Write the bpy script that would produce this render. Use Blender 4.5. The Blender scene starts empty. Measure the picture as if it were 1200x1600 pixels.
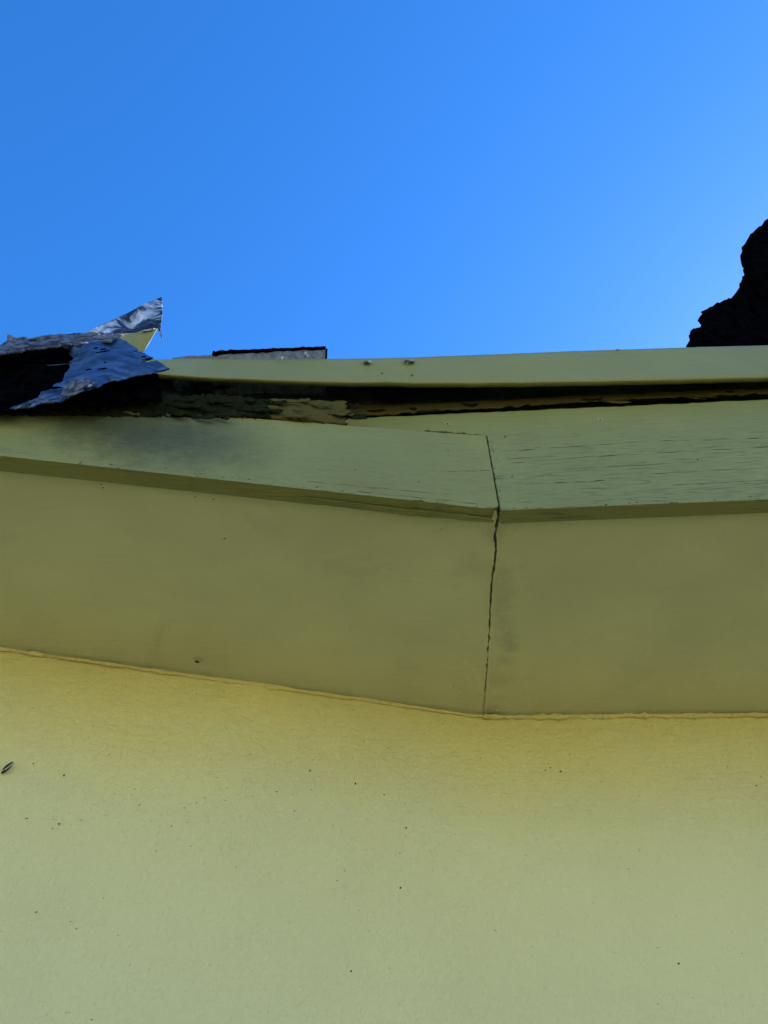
import bpy, bmesh, math, random
from mathutils import Vector, Matrix, noise
from mathutils.geometry import delaunay_2d_cdt

random.seed(7)
S = bpy.context.scene
COL = S.collection

# ------------------------------------------------------------------ camera
H = 0.60                     # soffit height above the lens, metres
CZ = 1.70                    # lens height above the ground
PITCH = math.radians(50)
cam = bpy.data.cameras.new('camera')
cam.sensor_fit = 'VERTICAL'; cam.sensor_height = 32; cam.lens = 24
cam.clip_start = 0.01; cam.clip_end = 2000
camo = bpy.data.objects.new('camera', cam); COL.objects.link(camo)
camo.location = (0, 0, CZ)
camo.rotation_euler = (math.radians(90) + PITCH, 0, 0)
S.camera = camo

# ------------------------------------------------------------------ sky and sun
SUN_EL, SUN_AZ = math.radians(34), math.radians(52)      # behind the house, to the right
w = bpy.data.worlds.new('World'); S.world = w; w.use_nodes = True
wn = w.node_tree.nodes; wl = w.node_tree.links
sky = wn.new('ShaderNodeTexSky'); sky.sky_type = 'NISHITA'; sky.sun_disc = False
sky.sun_elevation = SUN_EL; sky.sun_rotation = SUN_AZ
sky.air_density = 1.0; sky.dust_density = 0.2; sky.ozone_density = 6.0
hs = wn.new('ShaderNodeHueSaturation'); hs.inputs['Saturation'].default_value = 1.225; hs.inputs['Hue'].default_value = .506
wl.new(sky.outputs[0], hs.inputs['Color'])
bg = wn['Background']; bg.inputs[1].default_value = 0.113
wl.new(hs.outputs[0], bg.inputs[0])
sl = bpy.data.lights.new('sun', 'SUN'); sl.energy = 5.0; sl.angle = math.radians(0.5); sl.color = (1, .95, .87)
so = bpy.data.objects.new('sun', sl); COL.objects.link(so)
sd = Vector((math.sin(SUN_AZ)*math.cos(SUN_EL), math.cos(SUN_AZ)*math.cos(SUN_EL), math.sin(SUN_EL)))
so.rotation_euler = sd.to_track_quat('Z', 'Y').to_euler(); so.location = (4, 6, 8)
vs = S.view_settings
vs.view_transform = 'Standard'; vs.look = 'None'; vs.gamma = 1; vs.exposure = 1.72

# ------------------------------------------------------------------ helpers
cP, sP = math.cos(PITCH), math.sin(PITCH)
def ray(u, v):
    x = (u-600)/1200; y = (800-v)/1200
    return Vector((x, cP - y*sP, sP + y*cP))
def at(u, v, Y):             # point of the photo at horizontal distance Y*H from the lens
    d = ray(u, v); k = Y*H/d.y
    return Vector((0, 0, CZ)) + d*k
def atz(u, v, Z=1.0):        # point of the photo at height Z*H above the lens
    d = ray(u, v); k = Z*H/d.z
    return Vector((0, 0, CZ)) + d*k
def N(x, y, z=0.0): return noise.noise(Vector((x, y, z)))

def tag(o, label=None, cat=None, group=None, kind=None):
    if label: o['label'] = label
    if cat: o['category'] = cat
    if group: o['group'] = group
    if kind: o['kind'] = kind
    return o
def mesh_obj(name, verts, faces, mat, parent=None, smooth=False, origin=None, solid=0, off=-1, bevel=0):
    """One mesh object; vertices are given in world space."""
    if origin is None:
        origin = Vector((0, 0, 0)) if parent else sum((Vector(v) for v in verts), Vector())/len(verts)
    me = bpy.data.meshes.new(name)
    base = parent_loc(parent) if parent else origin
    me.from_pydata([tuple(Vector(v)-base) for v in verts], [], faces)
    me.materials.append(mat); me.update()
    o = bpy.data.objects.new(name, me); COL.objects.link(o)
    if parent: o.parent = parent
    else: o.location = origin
    bm = bmesh.new(); bm.from_mesh(me); bmesh.ops.recalc_face_normals(bm, faces=bm.faces) if not solid else None
    bm.to_mesh(me); bm.free()
    if smooth:
        for p in me.polygons: p.use_smooth = True
    if solid:
        m = o.modifiers.new('solid', 'SOLIDIFY'); m.thickness = solid; m.offset = off
    if bevel:
        m = o.modifiers.new('bevel', 'BEVEL'); m.width = bevel; m.segments = 2; m.limit_method = 'ANGLE'; m.angle_limit = math.radians(40)
    return o
def parent_loc(p):
    v = Vector((0, 0, 0))
    while p: v += p.location; p = p.parent
    return v

def ragged(pts, step, amp, seed=0, closed=True, f=1.0):
    """Densify a 2D outline and roughen it."""
    out = []
    n = len(pts); rng = range(n if closed else n-1)
    for i in rng:
        a = Vector(pts[i]); b = Vector(pts[(i+1) % n]); L = (b-a).length
        k = max(1, int(L/step))
        nn = Vector((-(b-a).y, (b-a).x)).normalized() if L else Vector((0, 0))
        for j in range(k):
            p = a.lerp(b, j/k)
            q = p*f
            d = N(q.x/9, q.y/9, seed)*.9 + N(q.x/3, q.y/3, seed+5)*.7
            out.append(p + nn*d*amp*(1 if j else .35))
    if not closed: out.append(Vector(pts[-1]))
    return out

def sheet(name, outline, ctrl, mat, parent=None, step=6, amp=1.2, seed=1, thick=.0015, crumple=.0, smooth=True, inner=9, fine=.0):
    """Irregular sheet: outline in photo pixels, depth blended from control points (u, v, Y), turned into 3D once."""
    ol = ragged(outline, step, amp, seed)
    us = [p.x for p in ol]; vs_ = [p.y for p in ol]
    pts = [Vector((p.x, p.y)) for p in ol]; n = len(pts)
    edges = [(i, (i+1) % n) for i in range(n)]
    u = min(us)+inner/2
    while u < max(us):
        v = min(vs_)+inner/2
        while v < max(vs_):
            pts.append(Vector((u+random.uniform(-.3, .3)*inner, v+random.uniform(-.3, .3)*inner))); v += inner
        u += inner
    V, E, F, _, _, _ = delaunay_2d_cdt(pts, edges, [], 1, 1e-4)
    def depth(p):
        s = 0; t = 0
        for (a, b, Y) in ctrl:
            d2 = (p.x-a)**2+(p.y-b)**2+30
            k = 1/d2**1.3; s += k*Y; t += k
        return s/t
    vv = []
    for p in V:
        Y = depth(p)
        Y += crumple*(N(p.x/26, p.y/20, seed+3) + .5*N(p.x/10, p.y/9, seed+9)) + fine*N(p.x/3.5, p.y/3.5, seed+4)
        vv.append(at(p.x, p.y, Y))
    return mesh_obj(name, vv, [tuple(f) for f in F], mat, parent, smooth=smooth, solid=thick, off=0)

def prism(name, front, depth_vec, mat, parent, bevel=0.0, smooth=False):
    """Closed slab: a front outline (world points) pushed back along depth_vec; the front is triangulated."""
    n = len(front); d = Vector(depth_vec)
    verts = list(front)+[p+d for p in front]
    faces = [tuple(range(n)), tuple(range(2*n-1, n-1, -1))]
    for i in range(n):
        j = (i+1) % n
        faces.append((j, i, i+n, j+n))
    return mesh_obj(name, verts, faces, mat, parent, bevel=bevel, smooth=smooth)

# ------------------------------------------------------------------ materials
def mat(name):
    m = bpy.data.materials.new(name); m.use_nodes = True
    return m, m.node_tree.nodes, m.node_tree.links, m.node_tree.nodes['Principled BSDF']
def nz(n, l, vec, scale, detail=4, rough=.55, dist=0):
    t = n.new('ShaderNodeTexNoise'); t.inputs['Scale'].default_value = scale
    t.inputs['Detail'].default_value = detail; t.inputs['Roughness'].default_value = rough
    t.inputs['Distortion'].default_value = dist
    l.new(vec, t.inputs['Vector']); return t.outputs['Fac']
def mapping(n, l, scale=(1, 1, 1), rot=(0, 0, 0)):
    c = n.new('ShaderNodeNewGeometry'); m = n.new('ShaderNodeMapping')
    m.inputs['Scale'].default_value = scale; m.inputs['Rotation'].default_value = rot
    l.new(c.outputs['Position'], m.inputs['Vector']); return m.outputs[0]
def ramp(n, l, fac, stops):
    r = n.new('ShaderNodeValToRGB'); cr = r.color_ramp
    while len(cr.elements) < len(stops): cr.elements.new(.5)
    for e, (p, c) in zip(cr.elements, stops):
        e.position = p; e.color = (*c, 1) if not isinstance(c, (int, float)) else (c, c, c, 1)
    l.new(fac, r.inputs[0]); return r.outputs[0]
def mix(n, l, fac, a, b, mode='MIX'):
    m = n.new('ShaderNodeMix'); m.data_type = 'RGBA'; m.blend_type = mode
    for sock, x in ((m.inputs['Factor'], fac), (m.inputs['A'], a), (m.inputs['B'], b)):
        if hasattr(x, 'is_linked') or hasattr(x, 'links'): l.new(x, sock)
        elif isinstance(x, (int, float)): sock.default_value = x
        else: sock.default_value = (*x, 1)
    return m.outputs['Result']
def math_(n, l, op, a, b=0.0):
    m = n.new('ShaderNodeMath'); m.operation = op
    for i, x in enumerate((a, b)):
        if hasattr(x, 'links'): l.new(x, m.inputs[i])
        else: m.inputs[i].default_value = x
    return m.outputs[0]
def bump(n, l, bsdf, hs_):
    prev = None
    for h_, st, di in hs_:
        b = n.new('ShaderNodeBump'); b.inputs['Strength'].default_value = st; b.inputs['Distance'].default_value = di
        l.new(h_, b.inputs['Height'])
        if prev: l.new(prev, b.inputs['Normal'])
        prev = b.outputs[0]
    l.new(prev, bsdf.inputs['Normal'])

PAINT = (0.72, 0.69, 0.305)
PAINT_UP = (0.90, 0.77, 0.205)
def m_wall():
    m, n, l, b = mat('painted_render')
    p = mapping(n, l)
    big = nz(n, l, p, 5, 5); fine = nz(n, l, p, 160, 5, .6)
    grit = nz(n, l, mapping(n, l, (1, 1, .8)), 210, 5, .6, .4)
    drag = nz(n, l, mapping(n, l, (.75, .75, 1.5), (0, .22, 0)), 120, 5, .62, 1.0)
    sx = n.new('ShaderNodeSeparateXYZ'); l.new(p, sx.inputs[0])
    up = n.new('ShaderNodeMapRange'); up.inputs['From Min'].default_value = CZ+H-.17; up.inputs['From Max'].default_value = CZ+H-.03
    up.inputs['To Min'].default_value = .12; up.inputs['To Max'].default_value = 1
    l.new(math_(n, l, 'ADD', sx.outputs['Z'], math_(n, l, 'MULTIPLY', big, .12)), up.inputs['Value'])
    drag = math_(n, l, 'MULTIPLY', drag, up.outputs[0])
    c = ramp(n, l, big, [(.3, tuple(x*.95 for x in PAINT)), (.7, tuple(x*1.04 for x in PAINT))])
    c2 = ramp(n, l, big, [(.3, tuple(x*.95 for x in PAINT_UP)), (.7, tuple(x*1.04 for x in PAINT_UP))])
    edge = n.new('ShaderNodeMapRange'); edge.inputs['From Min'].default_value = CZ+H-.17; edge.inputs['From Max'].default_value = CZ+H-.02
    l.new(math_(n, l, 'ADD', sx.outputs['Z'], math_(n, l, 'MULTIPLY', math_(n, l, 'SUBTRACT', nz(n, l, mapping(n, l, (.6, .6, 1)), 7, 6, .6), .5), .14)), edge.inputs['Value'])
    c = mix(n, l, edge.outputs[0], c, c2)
    sp = nz(n, l, p, 230, 2, .5)
    c = mix(n, l, ramp(n, l, sp, [(.74, 0.0), (.80, .55)]), c, (.10, .08, .035))
    l.new(c, b.inputs['Base Color']); b.inputs['Roughness'].default_value = .5
    b.inputs['Specular IOR Level'].default_value = .35
    bump(n, l, b, [(grit, .6, .0050), (drag, .8, .0036), (fine, .5, .0013)])
    return m
def m_paint(name, col, gx=(3, 3, 3), gs=60, gstr=.25, cracks=0, lo=0, hi=1, rough=.5, grime=.25):
    """Brush-painted board; grain runs along X."""
    m, n, l, b = mat(name)
    p = mapping(n, l); g = mapping(n, l, gx)
    grain = nz(n, l, g, gs, 6, .62, .5)
    med = nz(n, l, mapping(n, l, (1, 1, 1.6)), 26, 5, .55, .6)
    big = nz(n, l, p, 7, 4)
    c = ramp(n, l, big, [(.3, tuple(x*.90 for x in col)), (.72, tuple(x*1.06 for x in col))])
    dirt = nz(n, l, mapping(n, l, (.6, .6, 1.5)), 14, 8, .7, .8)
    c = mix(n, l, ramp(n, l, dirt, [(.55, 0.0), (.80, grime)]), c, (.10, .085, .05))
    hgt = [(grain, gstr, .003), (med, .3, .004), (nz(n, l, p, 260, 4, .6), .18, .001)]
    if cracks:
        ds = nz(n, l, mapping(n, l, (.05, 1, 1.0), (0, .03, 0)), 560, 3, .6, .0)
        dm = nz(n, l, mapping(n, l, (.5, 1, 1.5)), 22, 4, .6)
        k1 = math_(n, l, 'MULTIPLY', ramp(n, l, ds, [(.545, 0.0), (.66, 1.0)]), ramp(n, l, dm, [(.34, 0.0), (.55, 1.0)]))
        lg = nz(n, l, mapping(n, l, (.018, 1, 1.0), (0, .035, 0)), 55, 2, .5, .0)
        iso = math_(n, l, 'ABSOLUTE', math_(n, l, 'SUBTRACT', math_(n, l, 'FRACT', math_(n, l, 'MULTIPLY', lg, 9.0)), .5))
        k2 = math_(n, l, 'MULTIPLY', ramp(n, l, iso, [(.025, 1.0), (.075, 0.0)]), ramp(n, l, nz(n, l, mapping(n, l, (.3, 1, 1)), 30, 5, .7), [(.46, 0.0), (.60, .9)]))
        k = math_(n, l, 'MAXIMUM', k1, k2)
        sx = n.new('ShaderNodeSeparateXYZ'); l.new(p, sx.inputs[0])
        mr = n.new('ShaderNodeMapRange'); mr.inputs['From Min'].default_value = hi; mr.inputs['From Max'].default_value = lo
        l.new(sx.outputs['Z'], mr.inputs['Value'])
        k = math_(n, l, 'MULTIPLY', k, mr.outputs[0])
        c = mix(n, l, math_(n, l, 'MULTIPLY', k, cracks), c, (.05, .05, .03))
        inv = math_(n, l, 'SUBTRACT', 1.0, k)
        hgt.append((inv, .5, .0010))
    l.new(c, b.inputs['Base Color']); b.inputs['Roughness'].default_value = rough
    b.inputs['Specular IOR Level'].default_value = .35
    bump(n, l, b, hgt)
    return m
def m_tar(name, c0, c1, rough=.45, metal=0, scale=40, st=.5, mid=.5, spec=.5, stops=None, stretch=(1, 1, 1)):
    m, n, l, b = mat(name)
    p = mapping(n, l, stretch)
    f = nz(n, l, p, scale, 8, .68, .6)
    c = ramp(n, l, f, stops or [(mid-.1, c0), (mid+.12, c1)])
    l.new(c, b.inputs['Base Color']); b.inputs['Metallic'].default_value = metal
    r = ramp(n, l, nz(n, l, p, scale*2.3, 5), [(.3, rough*.8), (.7, min(1, rough*1.3))]); l.new(r, b.inputs['Roughness'])
    b.inputs['Specular IOR Level'].default_value = spec
    bump(n, l, b, [(f, st, .004), (nz(n, l, p, scale*6, 5, .6), st*.8, .0015)])
    return m

M_wall = m_wall()
ZS = CZ+H
M_soffit = m_paint('soffit_paint', (.70, .68, .37), (.25, 3, 3), 60, .32, grime=.18)
def tint_patches(m, centres, col, wob=2.2):
    n = m.node_tree.nodes; l = m.node_tree.links; b = n['Principled BSDF']
    src = b.inputs['Base Color'].links[0].from_socket; g = n.new('ShaderNodeNewGeometry')
    nn = nz(n, l, g.outputs['Position'], 70, 6, .65, .8)
    for c, r, amt in centres:
        d = n.new('ShaderNodeVectorMath'); d.operation = 'DISTANCE'; d.inputs[1].default_value = c
        l.new(g.outputs['Position'], d.inputs[0])
        e = math_(n, l, 'ADD', math_(n, l, 'DIVIDE', d.outputs['Value'], r), math_(n, l, 'MULTIPLY', math_(n, l, 'SUBTRACT', nn, .5), wob))
        src = mix(n, l, ramp(n, l, e, [(.25, amt), (1.0, 0.0)]), src, col)
    l.new(src, b.inputs['Base Color'])
tint_patches(M_soffit, [(tuple(atz(u, v)), r, a) for u, v, r, a in ((782, 905, .020, .16), (783, 930, .022, .2), (783, 955, .022, .2), (786, 980, .022, .22), (793, 1000, .019, .26), (797, 1016, .015, .34), (790, 1036, .018, .2), (784, 1065, .020, .15), (742, 890, .026, .12), (775, 835, .020, .28), (308, 1034, .008, .6), (770, 1115, .02, .3))], (.20, .17, .09), 1.5)  # soffit stains, mostly beside the joint
M_fasciaR = m_paint('weathered_fascia_paint', (.265, .275, .080), (.05, 1, 1.0), 220, .45, cracks=.5, lo=ZS+.06, hi=ZS+.20, grime=.12)
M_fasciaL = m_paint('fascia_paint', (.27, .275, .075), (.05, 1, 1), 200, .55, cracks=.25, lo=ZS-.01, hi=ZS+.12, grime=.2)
tint_patches(M_fasciaL, [(tuple(at(u, v, .745)), r, a) for u, v, r, a in ((30, 640, .055, .6), (120, 655, .065, .6), (190, 664, .075, .6), (265, 672, .08, .6), (350, 676, .07, .4))], (.03, .042, .02), .7)  # soft dark patches along the upper left of the board
M_trim = m_paint('old_trim_paint', (.105, .088, .022), (.3, 1, 1), 90, 1.0, grime=.5, rough=.9)
M_rotten = m_paint('rotten_trim_paint', (.016, .019, .006), (.35, 1, 1), 60, 1.0, grime=.3, rough=.95)
for m_ in (M_trim, M_rotten): m_.node_tree.nodes['Principled BSDF'].inputs['Specular IOR Level'].default_value = .04
M_drip = m_paint('flashing_paint', (.275, .265, .066), (1, 1, 1), 120, .18, rough=.45, grime=.22)
M_deck = m_tar('tarred_deck_edge', (.016, .022, .026), (.11, .13, .13), .6, 0, 45, .7, stretch=(.25, 1, 1))
M_rust = m_tar('bare_rotten_wood', (.035, .018, .010), (.10, .06, .04), .8, 0, 70, .8, stretch=(.3, 1, 1))
M_blue = m_tar('weathered_bitumen_sheet', (.025, .055, .11), (.09, .17, .30), .42, .7, 60, .6, spec=.6, stretch=(.5, 1, 1.4))
M_rim = m_tar('chalky_bitumen', (.02, .03, .045), (.22, .24, .28), .6, .1, 110, 1.0)
M_black = m_tar('black_felt', (.0006, .0006, .0012), (.003, .003, .0042), .95, 0, 60, .4, spec=.0)
M_silver = m_tar('stained_metal', (.01, .01, .013), (.42, .44, .46), .5, .3, 26, .7, stops=[(.44, (.005, .006, .01)), (.49, (.05, .06, .075)), (.55, (.36, .40, .43)), (.66, (.78, .80, .82))])
M_grey = m_tar('shingle_underside', (.12, .14, .17), (.24, .27, .31), .85, 0, 90, .6)
M_shingle = m_tar('shingle_granules', (.03, .03, .033), (.10, .10, .10), .9, 0, 140, .8)
M_screw = m_tar('zinc_screw', (.10, .10, .11), (.70, .71, .74), .4, .3, 160, .4)
M_dark = m_tar('dark_debris', (.02, .015, .008), (.06, .045, .025), .7, 0, 200, .4)
M_pale = m_tar('bleached_husk', (.45, .42, .33), (.75, .72, .62), .6, 0, 200, .3)
M_base = m_tar('dark_unseen', (.04, .04, .035), (.09, .085, .075), .9, 0, 12, .6)
M_cream = m_tar('bare_cream', (.42, .38, .22), (.56, .52, .34), .7, 0, 200, .3)
M_ground = m_tar('dry_ground', (.115, .095, .035), (.165, .135, .05), .95, 0, 3, .3)

# ------------------------------------------------------------------ ground
g = 900
go = mesh_obj('ground', [(-g, -g, 0), (g, -g, 0), (g, g, 0), (-g, g, 0)], [(0, 1, 2, 3)], M_ground, origin=Vector((0, 0, 0)))
tag(go, kind='structure')

# ------------------------------------------------------------------ house
house = bpy.data.objects.new('house', None); COL.objects.link(house)
house.location = (0.13, 0.86, 0)
tag(house, 'olive yellow house corner with painted soffit, fascia boards and drip edge under the sky', 'house')

# wall ---------------------------------------------------------------
wl0, wl1, wl2 = atz(0, 1015), atz(757, 1122), atz(1200, 1118)
dl = (wl0-wl1); dl.z = 0; dl.normalize()
dr = (wl2-wl1); dr.z = 0; dr.normalize()
C = Vector((wl1.x, wl1.y, 0))
def wall_plan(s):            # plan curve: s < 0 along the left face, s > 0 along the right face, eased corner
    R = .05
    if s < -R: return C+dl*(-s)
    if s > R: return C+dr*s
    a, c = C+dl*R, C+dr*R; t = (s+R)/(2*R)
    return (1-t)**2*a+2*t*(1-t)*C+t*t*c
def wall_normal(s):
    a, b = wall_plan(s-.01), wall_plan(s+.01); t = b-a
    return Vector((t.y, -t.x, 0)).normalized()
ss = [-5, -3, -2, -1.4, -1.0]+[-.8+i*.0045 for i in range(int(1.5/.0045))]+[.9, 1.2, 2, 3, 5]
zs = [1.66, 1.69]+[1.72+i*.0045 for i in range(int((ZS+.02-1.72)/.0045)+1)]
verts = []; faces = []
for s in ss:
    p = wall_plan(s); nn = wall_normal(s)
    for z in zs:
        d = .0035*N(s*3.2, z*3.2, 1)+.0016*N(s*11, z*14, 2)
        near = max(0, 1-(ZS-z)/.2)      # trowel marks gather under the soffit
        d += (.0004+.0012*near)*(N(s*34+z*20, z*75-s*12, 3)+.6*N(s*70, z*150, 4)) + .0004*N(s*120, z*120, 6)
        verts.append(p+nn*d+Vector((0, 0, z)))
nzv = len(zs)
for i in range(len(ss)-1):
    for j in range(nzv-1):
        a = i*nzv+j; faces.append((a, a+nzv, a+nzv+1, a+1))
mesh_obj('wall', verts, faces, M_wall, house, smooth=True)
# the far sides of the house, so that it is closed and shades the yard in front
aL, aR = wall_plan(-5), wall_plan(5)
def box(name, x0, x1, y0, y1, z0, z1, m, parent):
    v = [(x, y, z) for x in (x0, x1) for y in (y0, y1) for z in (z0, z1)]
    return mesh_obj(name, v, [(0, 1, 3, 2), (4, 6, 7, 5), (0, 4, 5, 1), (2, 3, 7, 6), (0, 2, 6, 4), (1, 5, 7, 3)], m, parent)
box('side_wall', aL.x+.0, aL.x+.2, aL.y+.01, 7, 0, ZS+.2, M_wall, house)
box('side_wall', aR.x-.2, aR.x, aR.y+.01, 7, 0, ZS+.2, M_wall, house)
box('back_wall', aL.x+.2, aR.x-.2, 6.8, 7, 0, ZS+.2, M_wall, house)

# dark base added out of view to cut bounce onto the soffit
bs = [-5, -.4, -.05, 0, .05, .4, 5]
bv = []; bf = []
for s in bs:
    p = wall_plan(s)+wall_normal(s)*.03; q = wall_plan(s)+wall_normal(s)*-.05
    bv += [Vector((p.x, p.y, 0)), Vector((p.x, p.y, 1.67)), Vector((q.x, q.y, 1.685)), Vector((q.x, q.y, 0))]
for i in range(len(bs)-1):
    for j in range(4):
        a = i*4+j; b2 = i*4+(j+1) % 4; bf.append((a, b2, b2+4, a+4))
bf += [(0, 1, 2, 3), tuple(range(len(bv)-1, len(bv)-5, -1))]
mesh_obj('added_dark_base', bv, bf, M_base, house, bevel=.004)

# soffit ---------------------------------------------------------------
# fascia bottom front line (z = H) and back line
fl0, fl1, fl2 = atz(0, 712), atz(780, 797), atz(1200, 780)
dfl = (fl0-fl1); dfl.z = 0; dfl.normalize()
dfr = (fl2-fl1); dfr.z = 0; dfr.normalize()
SO = .004
def soff(u, v): return atz(u, v, 1+SO/H)
seamL = [(777, 800), (776, 812), (771, 840), (773, 868), (767, 905), (765, 950), (763, 1000), (760, 1050), (756, 1095), (756, 1140)]
gap =   [4.2, 4.2, 5.0, 3.6, 2.9, 2.4, 1.7, 1.2, .9, .7]
def jag(pts, amp, seed, step=5):
    out = []
    for (a, b) in zip(pts, pts[1:]):
        L = math.dist(a, b); k = max(1, int(L/step))
        for j in range(k):
            t = j/k; p = (a[0]+(b[0]-a[0])*t, a[1]+(b[1]-a[1])*t)
            out.append((p[0]+amp*N(p[0]/5, p[1]/7, seed)+amp*.6*N(p[0]/2, p[1]/2.5, seed), p[1]))
    out.append(pts[-1]); return out
L_edge = [soff(*p) for p in jag(seamL, 2.2, 3, 2.5)]
R_edge = [soff(*p) for p in jag([(u+g_, v) for (u, v), g_ in zip(seamL, gap)], 2.4, 8, 2.5)]
far = 4.0
def ext(p, d, L): q = p+d*L; return q
# left board: seam edge, then along the wall line (10 mm inside the wall) to the left, back along the fascia
wallL = Vector((wl1.x, wl1.y, 0)); inn = Vector((0, .05, 0))
zso = Vector((0, 0, ZS+SO))
L_poly = L_edge + [C+dl*far+inn+zso, Vector((fl1.x, fl1.y, 0))+dfl*far+Vector((0, .012, 0))+zso]
R_poly = R_edge + [C+dr*far+inn+zso, Vector((fl1.x, fl1.y, 0))+dfr*far+Vector((0, .012, 0))+zso]
prism('soffit_board', L_poly, (0, 0, .018), M_soffit, house, bevel=.0006)
prism('soffit_board', R_poly, (0, 0, .018), M_soffit, house, bevel=.0006)

# fascia ---------------------------------------------------------------
ZT = 1.306*H+CZ              # top of the wide right board
ZLT = 1.222                  # top of the left board at the joint (in H), falling to the left
def frontR(s, z): p = Vector((fl1.x, fl1.y, 0))+dfr*s; return Vector((p.x, p.y, z))
def frontL(s, z): p = Vector((fl1.x, fl1.y, 0))+dfl*s; return Vector((p.x, p.y, z))
# the right board runs on behind the left one; its lower left part stops at the joint
top = []
s = 3.0
while s > -.75:
    top.append(frontR(s, ZT+.0018*N(s*40, 0, 2)+.0012*N(s*130, 1, 2))); s -= .007 if -.6 < s < .6 else .1
seam = []
zj = CZ+ZLT*H
for i in range(40):
    t = i/39; z = ZS+(zj-ZS)*(1-t)
    seam.append(frontR(.0013+.0009*N(z*160, 2)+.0007*N(z*420, 5), z))
notch = [frontR(-.75, zj-.06), frontR(-.112, zj-.03)]
bk = Vector((dfr.y, -dfr.x, 0))
for i in range(34):
    u = 660+102*i/33; d = ray(u, 673.5+(u-660)*.088-(3.4*math.sin(math.pi*min(1, .15+.75*i/33))+1.0)*(.7+.9*N(u/7, 3))+1.0*N(u/3.5, 8))
    t = (Vector((fl1.x, fl1.y, 0))).dot(bk)/Vector((d.x, d.y, 0)).dot(bk)
    notch.append(Vector((0, 0, CZ))+d*t)
polyR = top + notch + seam[1:] + [frontR(3.0, ZS)]
pr = prism('fascia_board', polyR, -Vector((dfr.y, -dfr.x, 0)).normalized()*.019, M_fasciaR, house, bevel=.0012)
tag(pr, 'wide weathered fascia board with cracked paint right of the joint')
# left board with a gently wavering top edge, split at its lower right corner
zA = at(0, 640, (fl0.y)/H*1.0).z
topL = []
s = .0
while s < 3:
    z = zj + (-.075*s if s < .9 else -.0675) + .0013*N(s*30, 4)+.0008*N(s*110, 7)
    topL.append(frontL(s, z)); s += .007 if s < .6 else .1
seamL_ = [frontL(.0001+.0007*N(z*170, 12)+.0006*N(z*430, 15), z) for z in [zj+(ZS-zj)*i/39 for i in range(40)]]
bot = []
s = 3.0
while s > .012:
    d = 0
    if s < .19: d = .0035*max(0, N(s*55, 3))+.003*(1-s/.19)*abs(N(s*28, 9))
    bot.append(frontL(s, ZS+d)); s -= .006 if s < .6 else .1
bot.append(frontL(.004, ZS+.0035))
polyL = seamL_[:-2] + bot[::-1] + topL[::-1]
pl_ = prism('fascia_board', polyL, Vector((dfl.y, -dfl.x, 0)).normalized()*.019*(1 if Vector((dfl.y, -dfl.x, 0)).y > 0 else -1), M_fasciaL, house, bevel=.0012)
tag(pl_, 'smoother narrow fascia board left of the joint')
# splinter and torn lower lip of the left board
def tube(name, pts, rad, m, parent, sides=6, seed=0, wob=.3, squash=1):
    verts = []; faces = []
    for i, p in enumerate(pts):
        t = (pts[min(i+1, len(pts)-1)]-pts[max(i-1, 0)]).normalized()
        a = t.cross(Vector((0, 0, 1)));  a = a.normalized() if a.length > .01 else Vector((1, 0, 0)); b = a.cross(t).normalized()
        r = rad(i/(len(pts)-1)) if callable(rad) else rad
        for k in range(sides):
            an = 2*math.pi*k/sides
            rr = r*(1+wob*N(i*.35, k*.9, seed))
            verts.append(p+a*math.cos(an)*rr+b*math.sin(an)*rr*squash)
    for i in range(len(pts)-1):
        for k in range(sides):
            k2 = (k+1) % sides
            faces.append((i*sides+k, i*sides+k2, (i+1)*sides+k2, (i+1)*sides+k))
    faces.append(tuple(range(sides))); faces.append(tuple(range(len(verts)-1, len(verts)-sides-1, -1)))
    return mesh_obj(name, verts, faces, m, parent, smooth=True)
back = -Vector((dfr.y, -dfr.x, 0)).normalized()
if back.y < 0: back = -back
def flat_piece(name, outline, Z, thick, m, parent, step=4, amp=.8, seed=0):
    pts = [atz(p.x, p.y, Z) for p in ragged(outline, step, amp, seed)]
    return prism(name, pts, (0, 0, thick), m, parent)
# delaminated lower lip of the left board, hanging a few millimetres below its underside
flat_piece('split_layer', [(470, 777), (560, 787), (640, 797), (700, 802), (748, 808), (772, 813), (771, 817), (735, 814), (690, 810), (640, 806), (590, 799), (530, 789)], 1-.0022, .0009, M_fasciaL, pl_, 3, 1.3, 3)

# caulk beads where the soffit meets the wall and down the soffit joint
def bead(s0, s1, n, r, seed, name='caulk_bead'):
    pts = []
    for i in range(n+1):
        s = s0+(s1-s0)*i/n
        p = wall_plan(s)+wall_normal(s)*(.0015+.0012*N(s*22, seed)); p.z = ZS-.0005+.0012*N(s*30, seed+3)
        pts.append(p)
    return tube(name, pts, lambda t: max(.0003, r*(.75+1.0*N(t*n*.11, seed)+.55*N(t*n*.4, seed+1))), M_wall, house, 8, seed, .6)
bead(-.002, .62, 260, .0040, 3)
bead(-.80, -.0, 330, .0022, 9)
cs = [soff(u+1.5+1.2*N(v/9, 3), v) + Vector((0, 0, -.0002)) for (u, v) in [(764-7*(i/24), 1010+i*4.4) for i in range(25)]]
tube('caulk_bead', cs, lambda t: .0011+.0012*t, M_soffit, house, 6, 6, .6, .5)

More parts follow.
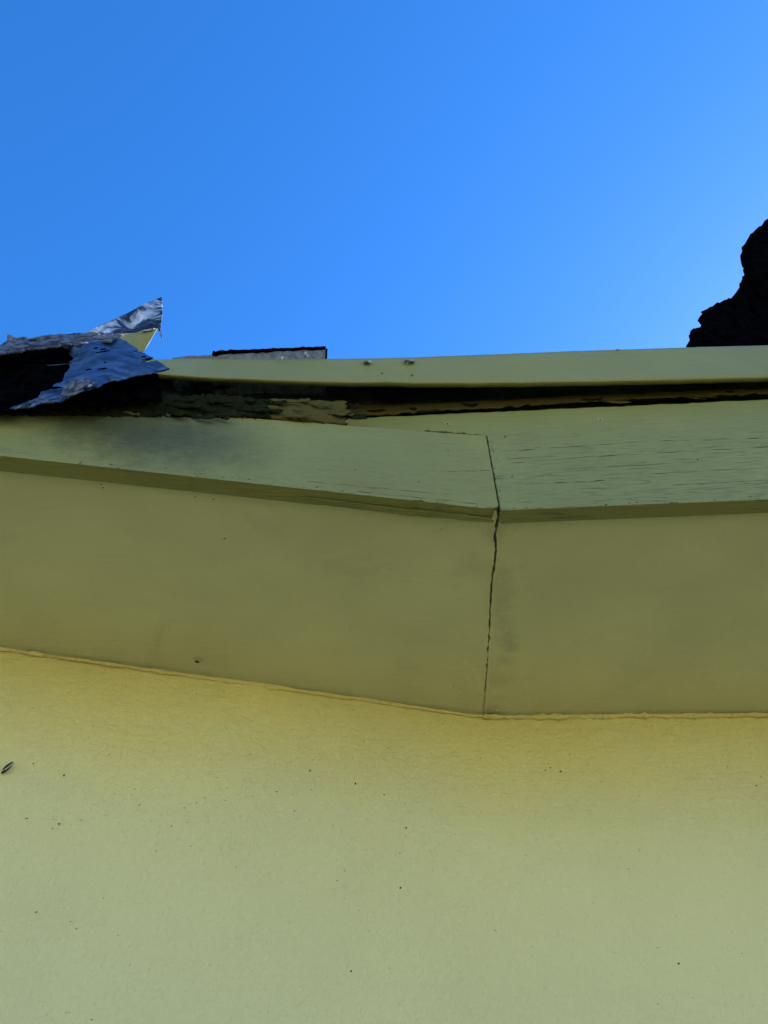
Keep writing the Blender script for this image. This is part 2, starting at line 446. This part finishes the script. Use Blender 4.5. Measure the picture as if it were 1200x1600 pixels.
# trim strip, deck edge, roof -------------------------------------------
yb = .006
def behindR(s, z, d): return frontR(s, z)+back*d
def lerp_list(L, u):
    if u <= L[0][0]: return L[0][1]
    for a, b in zip(L, L[1:]):
        if u <= b[0]: return a[1]+(b[1]-a[1])*(u-a[0])/(b[0]-a[0])
    return L[-1][1]
def on_plane(u, v, p, nn, off=0):
    d = ray(u, v); o2 = Vector((0, 0, CZ)); t = (p-o2).dot(nn)/d.dot(nn); return o2+d*t+nn*off
nR = -back
def strip(name, u0, u1, topl, botl, pt, thick, m, ta, ba, seed, du=4, rough=.0, nrm=None):
    k = int((u1-u0)/du); rows_ = 9; vv_ = []; ff_ = []
    for i in range(k+1):
        u = u0+(u1-u0)*i/k
        t_ = lerp_list(topl, u)+ta*(N(u/22, seed)+.6*N(u/7, seed+1))
        b_ = lerp_list(botl, u)+ba*(N(u/16, seed+2)+.8*N(u/6, seed+3)+.4*N(u/2.5, seed+4))
        for j in range(rows_+1):
            f = j/rows_; e = 1 if i in (0, k) else 0
            uu = u+e*14*N(j*.45, seed)
            p_ = pt(uu, t_+(b_-t_)*f)
            vv_.append(p_+nrm*rough*(N(u/30, f*3, seed+6)+.7*N(u/9, f*7, seed+7)+.4*N(u/4, f*12, seed+8)))
    c_ = rows_+1
    for i in range(k):
        for j in range(rows_):
            a = i*c_+j; ff_.append((a, a+1, a+c_+1, a+c_))
    o = mesh_obj(name, vv_, ff_, m, house, smooth=True, solid=thick, off=0)
    return o
ptR = lambda u, v: on_plane(u, v, frontR(0, ZS), nR, .0012)
strip('trim_strip', 544, 1420, [(540, 628), (575, 634), (640, 633), (760, 628), (900, 620), (1000, 616), (1100, 612), (1200, 609), (1420, 600)],
      [(540, 652), (600, 650), (640, 646.5), (720, 641.5), (800, 637), (900, 630), (1000, 624.5), (1100, 620), (1200, 616), (1420, 605)], ptR, .0016, M_trim, 1.0, 2.4, 31, rough=.0012, nrm=nR)
nL = Vector((dfl.y, -dfl.x, 0)); nL = nL if nL.y < 0 else -nL
ptL = lambda u, v: on_plane(u, v, frontL(0, ZS), nL, .0005)
strip('trim_strip', 424, 542, [(424, 625), (470, 627), (542, 629)], [(424, 655), (480, 660), (542, 664)], ptL, .003, M_trim, 1.6, 1.4, 41, rough=.0025, nrm=nL)
rot = strip('trim_strip', -120, 423, [(-120, 618), (100, 620), (250, 618), (330, 619), (380, 622), (423, 628)], [(-120, 648), (120, 650), (250, 652), (380, 653), (423, 655)], ptL, .003, M_rotten, 2.4, 1.8, 51, rough=.0055, nrm=nL)
rnd = random.Random(11)
for i in range(46):                     # curled paint and rotten wood flakes along the gap
    u = rnd.uniform(255, 560) if i < 34 else rnd.uniform(560, 1190)
    if i < 34: v = rnd.uniform(624, 653); Yb = .735+.00012*(u-250)
    else: v = lerp_list([(540, 640), (640, 640), (760, 635), (900, 627), (1000, 621), (1200, 613)], u)+rnd.uniform(-6, 5); Yb = None
    w_ = rnd.uniform(6, 26); h_ = rnd.uniform(1.5, 4.5)*(1 if i < 34 else .6); tl = rnd.uniform(-.12, .12)
    ol = [(u-w_, v+tl*w_), (u-w_*.5, v-h_), (u+w_*.1, v-h_*.6), (u+w_*.7, v-h_-tl*w_), (u+w_, v-tl*w_), (u+w_*.4, v+h_), (u-w_*.3, v+h_*.7)]
    if Yb is None:
        d_ = ray(u, v); Yb = (ptR(u, v).y-.001)/H
    else: Yb = (ptL(u, v).y-.0045)/H
    m2 = M_rotten if (u < 420 or rnd.random() < .35) else M_trim
    sheet('paint_flake', ol, [(u-w_, v, Yb+.003), (u+w_, v, Yb-.002), (u, v-h_, Yb-.003), (u, v+h_, Yb+.001)], m2, house, 3, .8, 100+i, .0008, .003, inner=5)
tag(rot, 'rotten dark stretch of trim under the torn flashing')

# tarred edge of the roof deck: uneven board face right behind the drip edge
verts = []; faces = []; nx, nzz = 220, 16
for i in range(nx+1):
    s = -.80+i*(2.3/nx)
    for j in range(nzz+1):
        z = ZT-.012+.105*j/nzz
        d = .014+.0035*N(s*14, z*60, 3)+.002*N(s*60, z*120, 5)+(.12*min(0, s+.1)) + (.004 if j < 9 else 0)
        verts.append(behindR(s, z, d))
for i in range(nx):
    for j in range(nzz):
        a = i*(nzz+1)+j; faces.append((a, a+nzz+1, a+nzz+2, a+1))
mesh_obj('deck_edge', verts, faces, M_deck, house, smooth=True)
rp = sheet('bare_wood_patch', [(300, 598), (352, 597), (361, 600), (360, 607), (330, 609), (295, 606)], [(330, 600, .822)], M_rust, house, 4, 1, 5, .002, inner=5)

# roof slab
def roofpt(s, Z, d): q = behindR(s, Z, d); return q
ze = ZT+.05; rise = math.tan(math.radians(12))
ra = [behindR(-5, ze, .03-.6), behindR(-.1, ze, .03), behindR(5, ze, .03)]
ra[0] = frontL(5, ze)+Vector((0, .03, 0))
rb = [Vector((p.x, 7.4, ze+(7.4-p.y)*rise)) for p in ra]
rv = ra+rb; rv = rv+[p+Vector((0, 0, .035)) for p in rv]
rf = [(0, 1, 4, 3), (1, 2, 5, 4), (6, 9, 10, 7), (7, 10, 11, 8), (0, 6, 7, 1), (1, 7, 8, 2), (2, 8, 11, 5), (3, 4, 10, 9), (4, 5, 11, 10), (0, 3, 9, 6)]
mesh_obj('roof', rv, rf, M_shingle, house)

# drip edge --------------------------------------------------------------
#        u    bottom v  bottom Y   top v   top Y
DR = [(180, 580, .742, 560, .765), (250, 585, .745, 562, .768), (290, 588, .748, 561, .772), (340, 591, .754, 561, .775), (440, 595, .764, 562, .778), (540, 598, .774, 561, .782), (600, 597.5, .777, 560, .784),
      (640, 599, .778, 559, .784), (760, 599, .778, 554.5, .784), (900, 597, .775, 549, .781), (1050, 594, .770, 544, .776), (1200, 590, .765, 540, .771), (1400, 584, .756, 533, .762)]
rows = []
K = 10
for a, b in zip(DR, DR[1:]):
    for i in range(K):
        t = i/K; rows.append([x+(y-x)*t for x, y in zip(a, b)])
rows.append(list(DR[-1]))
e0, e1 = rows[-1], rows[-1]
verts = []; faces = []; m_ = 10
for r in rows:
    B = at(r[0], r[1]+.8*N(r[0]/40, 1)+.4*N(r[0]/9, 2), r[2]); T = at(r[0], r[3]+.7*N(r[0]/35, 3), r[4])
    n_ = 0
    prof = [B+Vector((0, .006, .0015)), B]
    for j in range(1, m_):
        t = j/m_; p = B.lerp(T, t)+Vector((0, .0010*N(r[0]/60, t*2, 9), 0)); prof.append(p)
    prof += [T, T+Vector((0, .003, .0012)), T+Vector((0, .05, .011))]
    verts += prof
kk = m_+4
# straight runs beyond the picture on the right
last = verts[-kk:]; verts += [v+Vector((2.5, -.13, 0)) for v in last]
for i in range(len(verts)//kk-1):
    for j in range(kk-1):
        a = i*kk+j; faces.append((a, a+kk, a+kk+1, a+1))
drip = mesh_obj('drip_edge', verts, faces, M_drip, house, smooth=True, solid=.0009, off=0)
tag(drip, 'pale olive painted metal drip edge along the roof')

def screw_head(u, v, Y, r, ang, name='screw'):
    c = at(u, v, Y); verts = []; faces = []; sd_ = 12
    ax = Vector((.15*math.cos(ang), -.86, .50)).normalized()
    a = ax.cross(Vector((0, 0, 1))).normalized(); b = a.cross(ax)
    prof = [(-.010, .35), (-.001, .38), (0, 1.0), (.0012, 1.0), (.0022, .72), (.0022, .30), (.0013, .24)]
    for d, k in prof:
        for i in range(sd_):
            an = 2*math.pi*i/sd_
            verts.append(c+ax*d+(a*math.cos(an)+b*math.sin(an))*r*k)
    for q in range(len(prof)-1):
        for i in range(sd_):
            j = (i+1) % sd_; faces.append((q*sd_+i, q*sd_+j, (q+1)*sd_+j, (q+1)*sd_+i))
    faces.append(tuple(range((len(prof)-1)*sd_, len(prof)*sd_)))
    return mesh_obj(name, verts, faces, M_screw, drip, smooth=True, bevel=0)
screw_head(639, 564, .7770, .0070, .3)
screw_head(574, 566.5, .7760, .0052, 2.0)

# ------------------------------------------------------------------ added unseen house, bounces sunlight onto the wall
M_bounce = m_paint('bounce_render', (.40, .46, .56), (1, 1, 1), 30, .2, grime=.1)  # blue-grey, tuned for the light it bounces back
M_glass = m_tar('window_glass', (.02, .025, .03), (.03, .035, .04), .08, 0, 2, .0)
M_tile = m_tar('roof_tile', (.16, .07, .04), (.26, .12, .08), .85, 0, 8, .5)
nb = bpy.data.objects.new('bounce_neighbour', None); COL.objects.link(nb); nb.location = (0, -6.0, 0)
tag(nb, 'added out of view house that bounces sunlight onto the wall', 'house')
box('wall', -8, 8, -13, -6.0, 0, 5.6, M_bounce, nb)
for x in (-6.2, -3.2, 2.6, 5.6):
    for z in (1.0, 3.6):
        wf = box('window', x-.5, x+.5, -6.02, -5.97, z, z+1.2, M_bounce, nb)
        box('pane', x-.44, x+.44, -5.97, -5.965, z+.06, z+1.14, M_glass, wf)
box('door', -.5, .5, -6.02, -5.96, 0, 2.1, M_base, nb)
mesh_obj('roof', [(-8.3, -5.7, 5.6), (8.3, -5.7, 5.6), (8.3, -13.3, 5.6), (-8.3, -13.3, 5.6), (-8.3, -9.5, 7.4), (8.3, -9.5, 7.4)], [(0, 1, 5, 4), (2, 3, 4, 5), (0, 4, 3), (1, 2, 5), (0, 3, 2, 1)], M_tile, nb)

# ------------------------------------------------------------------ torn metal and felt at the left end
torn = bpy.data.objects.new('torn_flashing', None); COL.objects.link(torn)
torn.location = at(60, 640, .72)
tag(torn, 'torn blue-black sheet of roof flashing peeling off the left roof end', 'flashing')
sheet('main_flap', [(97, 541), (140, 536), (175, 529), (182, 526), (203, 538), (216, 547), (200, 552), (221, 550), (238, 560), (214, 568), (245, 564), (265, 576), (243, 583), (235, 585), (212, 588), (196, 593), (170, 597), (150, 606), (128, 612), (95, 628), (60, 632), (48, 637), (15, 639), (38, 630), (60, 621), (64, 614), (80, 609), (88, 600), (99, 596), (101, 586), (110, 574), (108, 566), (116, 560), (108, 553), (111, 547), (101, 545)],
      [(97, 541, .700), (180, 527, .715), (265, 576, .700), (150, 605, .672), (20, 638, .690), (90, 606, .690), (115, 560, .705), (170, 565, .680)], M_blue, torn, 3, 1.6, 4, .0018, .007, inner=6, fine=.001)
sheet('rolled_rim', [(-60, 556), (0, 541), (22, 528), (45, 530), (60, 526), (100, 523), (140, 520.5), (172, 521), (183, 527), (174, 534), (140, 537), (97, 542), (50, 547), (0, 555), (-60, 566)],
      [(-60, 550, .69), (0, 541, .705), (100, 523, .715), (172, 521, .72), (175, 534, .695), (97, 541, .682), (0, 555, .678)], M_rim, torn, 4, 2.2, 9, .002, .010, inner=6, fine=.004)
sheet('inner_fold', [(-80, 552), (0, 545), (105, 536), (125, 552), (118, 561), (110, 566.5), (95, 567.5), (78, 569), (60, 569), (0, 575), (-80, 580)],
      [(0, 545, .73), (120, 550, .735), (0, 575, .75), (115, 565, .74)], M_black, torn, 5, 1.2, 15, .002, .006, inner=8, fine=.002)
sheet('inner_fold', [(-80, 578), (0, 572), (64, 569), (80, 573), (96, 571), (114, 569), (125, 580), (118, 600), (100, 622), (50, 636), (0, 643), (-80, 652)],
      [(-60, 590, .72), (0, 572, .745), (0, 600, .700), (60, 600, .70), (115, 570, .735), (100, 620, .695), (0, 640, .69), (-70, 640, .68)], M_black, torn, 5, 1.2, 25, .002, .006, inner=8, fine=.002)
sheet('hanging_felt', [(112, 602), (150, 598), (200, 590), (247, 585), (250, 606), (254, 628), (236, 627), (222, 624), (190, 629), (180, 620), (160, 633), (142, 637), (128, 630), (118, 618)],
      [(112, 602, .712), (247, 585, .735), (254, 628, .722), (140, 636, .705)], M_black, torn, 4, 2.5, 35, .002, .006, inner=6, fine=.004)
rnd = random.Random(5)
for i in range(36):                     # frayed layers and peeling streaks
    k = i % 4
    if k == 0: u, v = rnd.uniform(0, 178), 0; v = 538-.085*u+rnd.uniform(-8, 9); Yb = .676; m2 = M_rim; L_ = rnd.uniform(8, 26); tl = -.12
    elif k == 1: t = rnd.random(); u = 25+t*120; v = 636-t*32+rnd.uniform(-6, 4); Yb = .664; m2 = rnd.choice((M_rim, M_silver, M_blue)); L_ = rnd.uniform(7, 20); tl = -.32
    elif k == 2: u = rnd.uniform(120, 240); v = 560+rnd.uniform(-18, 24); v = min(v, 592-.14*(u-150)); v = max(v, 540+.4*(u-180)); Yb = .662; m2 = M_black; L_ = rnd.uniform(2, 13); tl = rnd.uniform(-.32, .02)
    else: u = rnd.uniform(0, 95); v = rnd.uniform(556, 628-.25*u); Yb = .682; m2 = M_black; L_ = rnd.uniform(8, 26); tl = rnd.uniform(-.25, .1)
    h_ = rnd.uniform(.7, 2.0) if k != 2 else rnd.uniform(.4, .8)
    ol = [(u-L_, v-tl*L_), (u-L_*.3, v-h_-tl*L_*.3), (u+L_*.5, v-h_+tl*L_*.5), (u+L_, v+tl*L_), (u+L_*.3, v+h_+tl*L_*.3), (u-L_*.5, v+h_*.6-tl*L_*.5)]
    sheet('peeling_strip', ol, [(u-L_, v, Yb+.006), (u+L_, v, Yb+.003), (u, v, Yb)], m2, torn, 3, .7, 200+i, .0008, .003, inner=5)
sheet('curled_tip', [(11, 528), (12, 522), (17, 524), (26, 530), (20, 536), (12, 535)], [(12, 523, .70), (24, 532, .705)], M_rim, torn, 3, .6, 41, .0015, .004, inner=4)
sheet('pale_scrape', [(93, 622), (101, 603), (120, 592), (143, 591), (140, 600), (118, 612), (97, 624)], [(97, 620, .674), (143, 592, .664)], M_rim, torn, 4, 1.2, 45, .001, .004, inner=5, fine=.002)

bent = bpy.data.objects.new('bent_flashing', None); COL.objects.link(bent)
bent.location = at(215, 552, .77)
tag(bent, 'bent silver flashing corner sticking up behind the torn blue sheet', 'flashing')
sheet('upper_leg', [(135, 519), (160, 507), (200, 489), (225, 475), (253, 464), (254, 490), (251, 513), (246, 514), (215, 519), (184, 524), (165, 527), (140, 526)],
      [(137, 519, .765), (253, 464, .80), (251, 514, .765), (185, 524, .745), (205, 500, .785)], M_silver, bent, 5, .8, 51, .0004, .014, inner=7, fine=.003)
sheet('painted_leg', [(178, 525), (215, 519.5), (246, 513.5), (235, 532), (223, 552), (210, 545), (195, 538)], [(180, 525, .745), (246, 514, .765), (223, 552, .775)], M_drip, bent, 8, .3, 53, .0004, .002, inner=8)
sheet('metal_splinter', [(247, 515), (250, 514), (254, 526), (253, 528), (250, 523)], [(250, 520, .765)], M_silver, bent, 4, .2, 57, .0012, .0, inner=4)

# ------------------------------------------------------------------ shingles lifted over the drip edge
def shingle(name, pts_front, thick, back_d, drop, label, seed):
    verts = []; faces = []; n = len(pts_front); M2 = 8
    for i, p in enumerate(pts_front):
        for j in range(M2+1):
            t = j/M2
            q = p+Vector((0, .026*min(1, t/.5)+back_d*max(0, t-.5), -drop*min(1, t/.5)**.8))+Vector((0, .0012*N(p.x*50, t*4, seed+2), .0012*N(p.x*60, t*3, seed)))
            verts.append(q)
    k = M2+1
    for i in range(n-1):
        for j in range(M2):
            a = i*k+j; faces.append((a, a+1, a+k+1, a+k))
    o = mesh_obj(name, verts, faces, M_grey, None, smooth=False, solid=thick, off=-1)
    o.data.materials.append(M_black); o.modifiers['solid'].material_offset_rim = 1
    o.data.materials.append(M_shingle)
    tag(o, label, 'shingle')
    if thick > .002:
        e_ = [p+Vector((0, -.0006, .0016+.0004*N(p.x*200, 2))) for p in pts_front]
        tube('torn_edge', e_, lambda t: .0022+.0010*(1-t)+.0007*N(t*14, 4), M_black, o, 7, 8, .5)
        r0 = verts[(n-1)*k:(n-1)*k+5]
        tube('torn_edge', [Vector(q)+Vector((.001, 0, 0)) for q in r0], .0013, M_black, o, 6, 9, .4)
    return o
fp = []
for i in range(46):
    t = i/45; u = 333+(509-333)*t
    v = 553.5-7.5*min(1, t*1.12)+1.0*N(u/9, 3)+.7*N(u/3, 6)
    fp.append(at(u, v, .772+.004*t))
shingle('shingle', fp, .0042, .075, .028, 'grey shingle with black ragged edge lifted above the drip edge', 3)
fp = []
for i in range(24):
    t = i/23; u = 270+(350-270)*t
    v = 558.5-3.5*math.sin(t*2.2)+.6*N(u/7, 13)
    fp.append(at(u, v, .775))
shingle('shingle', fp, .0014, .06, .02, 'thin dark shingle scrap left of the ragged grey shingle', 13)

# ------------------------------------------------------------------ black felt standing up at the right
felt = sheet('roofing_felt', [(1074, 541), (1079, 521), (1085, 514), (1098, 510), (1098, 502), (1095, 497), (1097, 490), (1120, 478), (1142, 468), (1150, 456), (1158, 445), (1165, 428), (1166, 415), (1158, 405), (1160, 388), (1170, 371), (1188, 356), (1203, 345), (1240, 325), (1300, 330), (1370, 360), (1420, 420), (1440, 500), (1440, 560), (1300, 562), (1074, 566)],
      [(1075, 540, .80), (1095, 495, .79), (1160, 390, .83), (1200, 350, .85), (1200, 480, .86), (1140, 530, .815), (1440, 540, .80), (1430, 450, .84), (1300, 420, .90), (1300, 540, .80), (1165, 430, .81)],
      M_black, None, 4, 1.3, 61, .012, .015, inner=10, fine=.002)
tag(felt, 'crumpled black roofing felt standing up at the right end of the roof', 'roofing felt')

# ------------------------------------------------------------------ small things
def blob(name, c, rx, ry, rz, rotm, m, parent=None, seed=0, jag_=.25, sub=2):
    bm = bmesh.new(); bmesh.ops.create_icosphere(bm, subdivisions=sub, radius=1)
    vs2 = []
    for v in bm.verts:
        p = v.co*(1+jag_*N(v.co.x*2+seed, v.co.y*2, v.co.z*2))
        vs2.append(c+rotm @ Vector((p.x*rx, p.y*ry, p.z*rz)))
    fs = [tuple(v.index for v in f.verts) for f in bm.faces]; bm.free()
    return mesh_obj(name, vs2, fs, m, parent, smooth=True)
Rm = lambda ax, a: Matrix.Rotation(math.radians(a), 3, ax)

def on_wall(u, v, off=0.0):
    d = ray(u, v); best = None
    for (o2, dirn) in ((C, dl), (C, dr)):
        nn = Vector((dirn.y, -dirn.x, 0)); nn = nn if nn.y < 0 else -nn
        t = (o2-Vector((0, 0, 0))).dot(nn)/Vector((d.x, d.y, 0)).dot(nn)
        p = Vector((0, 0, CZ))+d*t
        s = (Vector((p.x, p.y, 0))-C).dot(dirn)
        if s >= -.001: best = p+nn*off
    return best or p
# moth case on the wall at the left: ribbed, with a dark core
case = bpy.data.objects.new('insect_case', None); COL.objects.link(case)
cc = on_wall(12, 1203, .002); case.location = cc
tag(case, 'small dark ribbed insect case stuck to the wall near its left side', 'insect case')
p0, p1 = on_wall(3, 1208, .0015), on_wall(22, 1196, .0045)
for q in range(3):
    offv = Vector((0, -.0007*q, (q-1)*.0012))
    pts = [p0.lerp(p1, .08*q*.4+i/9*(1-.12*abs(q-1)))+offv for i in range(10)]
    tube('rib', pts, lambda t: .0003+.0015*math.sin(math.pi*(.12+.8*t)), M_cream if q == 1 else M_dark, case, 6, q, .25)
# husk and cap by the shingle
cap = blob('paint_drip', at(441, 559.5, .764), .0018, .0015, .0032, Rm('Y', 6), M_pale, None, 3, .2)
tag(cap, 'tiny white paint blob on the drip edge below the grey shingle', 'paint blob')
husk = bpy.data.objects.new('seed_husk', None); COL.objects.link(husk); husk.location = at(478, 558, .768)
tag(husk, 'small pale seed husk caught against the grey shingle', 'seed husk')
blob('shell', at(477.5, 551.5, .764), .0013, .0012, .0020, Rm('Y', -10), M_pale, husk, 5)
blob('shell', at(481, 556, .764), .0024, .0010, .0011, Rm('Y', 35), M_pale, husk, 6)
blob('stalk', at(477, 557, .763), .0011, .001, .0024, Rm('Y', 10), M_dark, husk, 7)
fl = blob('paint_flake', at(965, 546.5, .768), .0038, .0015, .0007, Rm('Y', -6), M_pale, None, 9)
tag(fl, 'white paint flake on top edge of the drip edge', 'paint flake')
# dents in the drip edge
blob('dent', at(597, 583, .7745), .0018, .0006, .0008, Rm('X', 0), M_dark, drip, 4)
blob('dent', at(644, 586, .7750), .0020, .0006, .0009, Rm('X', 0), M_dark, drip, 6)

def ring(name, c, ax, r, rr, m, parent):
    a = ax.cross(Vector((0, 0, 1))).normalized(); b = a.cross(ax); verts = []; faces = []; A, B = 14, 6
    for i in range(A):
        an = 2*math.pi*i/A; o2 = a*math.cos(an)+b*math.sin(an)*.8
        wob = 1+.25*N(i*.7, r*999)
        for k in range(B):
            bn = 2*math.pi*k/B; verts.append(c+o2*(r*wob+rr*math.cos(bn))+ax*rr*math.sin(bn)*.7)
    for i in range(A):
        for k in range(B):
            faces.append((i*B+k, i*B+(k+1) % B, ((i+1) % A)*B+(k+1) % B, ((i+1) % A)*B+k))
    return mesh_obj(name, verts, faces, m, parent, smooth=True)
for (u, v) in ((699, 663), (938, 656)):
    c_ = on_plane(u, v, frontR(0, ZS), nR, .0003)
    ring('nail_ring', c_, nR, .0026, .0008, M_cream, pr)
    blob('nail', c_, .0016, .0008, .0014, Rm('X', 0), M_dark, pr, 2)
for (u, v, k) in ((789, 682, 1), (772, 741, 1), (800, 745, .8), (1090, 718, .9)):
    blob('chip', on_plane(u, v, frontR(0, ZS), nR, 0), .0008*k, .0005, .0020*k, Rm('Y', 20), M_dark, pr, u)
nL = Vector((dfl.y, -dfl.x, 0)); nL = nL if nL.y < 0 else -nL
for (u, v) in ((700, 704), (555, 734), (654, 753), (300, 655), (192, 666), (154, 673), (259, 732)):
    blob('chip', on_plane(u, v, frontL(0, ZS), nL, 0), .0010, .0005, .0006, Rm('Y', 10), M_dark, pl_, u)
rnd = random.Random(33)
for (u0, v0, u1, v1) in ((785, 705, 1010, 690), (1010, 690, 1210, 684), (800, 723, 960, 711), (935, 713, 1205, 698), (790, 716, 870, 713), (880, 733, 1090, 722), (1000, 741, 1200, 731), (820, 757, 960, 750), (1050, 758, 1200, 750), (690, 737, 765, 735), (560, 768, 745, 787), (480, 752, 700, 773)):
    P_, n_, pp = (frontR(0, ZS), nR, pr) if u0 > 775 else (frontL(0, ZS), nL, pl_)
    kk_ = max(6, int((u1-u0)/6)); u = 0
    pts = [on_plane(u0+(u1-u0)*i/kk_, v0+(v1-v0)*i/kk_+1.3*N(u0+i*.28, v0)+.5*N(u0+i*.9, v0), P_, n_, -.0001) for i in range(kk_+1)]
    tube('paint_crack', pts, lambda t, q=u0: .00012+.00034*max(0, .5+1.4*N(t*9, q)), M_dark, pp, 5, u0, .3)
rnd = random.Random(21)
for i in range(60):                     # nicks along the board edges and the joint
    k = i % 3
    if k == 0:
        u = rnd.uniform(0, 770); sL = (u-778)/ -820*.5; c_ = on_plane(u, lerp_list([(0, 712), (780, 797)], u)-rnd.uniform(.5, 6), frontL(0, ZS), nL, 0); pp = pl_
    elif k == 1:
        u = rnd.uniform(790, 1195); c_ = on_plane(u, lerp_list([(780, 797), (1200, 780)], u)-rnd.uniform(.5, 5), frontR(0, ZS), nR, 0); pp = pr
    else:
        v = rnd.uniform(690, 800); c_ = on_plane(lerp_list([(685, 763), (805, 779)], v)+rnd.uniform(2, 9), v, frontR(0, ZS), nR, 0); pp = pr
    blob('chip', c_, rnd.uniform(.0005, .0022) if k < 2 else .0006, .0004, rnd.uniform(.0003, .0006) if k < 2 else rnd.uniform(.0006, .0016), Rm('Y', rnd.uniform(-12, 12)), rnd.choice((M_dark, M_rotten)), pp, i, .4, 1)
# paint-covered nail heads and blemishes of the soffit
for (u, v, r) in ((722, 1075, .0020), (703, 1074, .0018), (728, 1060, .0013), (610, 890, .0018), (541, 980, .0013), (682, 830, .0018), (342, 883, .0013), (776, 1110, .003), (520, 898, .001)):
    blob('nail_head', soff(u, v)-Vector((0, 0, .0002)), r, r*.9, .0010, Rm('Z', 0), M_soffit, house, u)
blob('knot_hole', soff(308, 1034), .0030, .0022, .0006, Rm('Z', 20), M_dark, house, 4, .5)
for (u, v) in ((158, 757), (161, 762), (305, 776), (333, 780), (350, 842), (352, 841), (690, 827)):
    blob('chip', soff(u, v), .0009, .0007, .0004, Rm('Z', u), M_dark, house, u)

# dirt specks scattered on the wall, one object
vv = []; ff = []
def add_speck(c, rx, rz, ang, seed):
    b0 = len(vv); R_ = Rm('Y', ang)
    for (x, y, z) in ((1, 0, 0), (.4, 0, .9), (-.6, 0, .8), (-1, 0, -.1), (-.4, 0, -.9), (.6, 0, -.7), (0, -.6, 0)):
        k = 1+.35*N(seed*1.7+x, z*3, 2)
        q = R_ @ Vector((x*rx*k, 0, z*rz*k)); vv.append(c+q+Vector((0, y*min(rx, rz)+.0002, 0)))
    for i in range(6): ff.append((b0+i, b0+(i+1) % 6, b0+6))
spots = [(484, 1205, 1.2), (555, 1225, 1.3), (750, 1185, 1.5), (773, 1187, 1), (750, 1272, 1.6), (634, 1294, 1.2), (795, 1389, 1.8), (625, 1388, 1.3), (600, 1242, 1), (852, 1204, 1), (412, 1421, 1.2), (548, 1518, 1.2), (1060, 1506, 1.3), (100, 1212, 1.3), (52, 1194, 1), (92, 1288, 1.2), (483, 1283, 1), (860, 1200, 1), (876, 1206, 1.3), (1116, 1366, 1.3), (940, 1222, 1), (520, 1290, .8), (571, 1340, .9)]
for (u, v, k) in spots:
    add_speck(on_wall(u, v, .0012), .0011*k, .0008*k, random.uniform(0, 180), u)
for i in range(150):
    u = random.uniform(-40, 1240); v = random.triangular(1060, 1600, 1170)
    try: c_ = on_wall(u, v, .0010)
    except Exception: continue
    if c_.z > ZS-.01: continue
    k = random.choice((.35, .4, .5, .6, .8)); el = random.choice((1, 1, 1, 2.2))
    add_speck(c_, .0009*k*el, .0008*k, random.uniform(0, 180), i)
sp = mesh_obj('dirt_specks', vv, ff, M_dark, house)
tag(sp, kind='stuff')

# house outline: the dark gap of the roof edge is closed by the roof slab above it
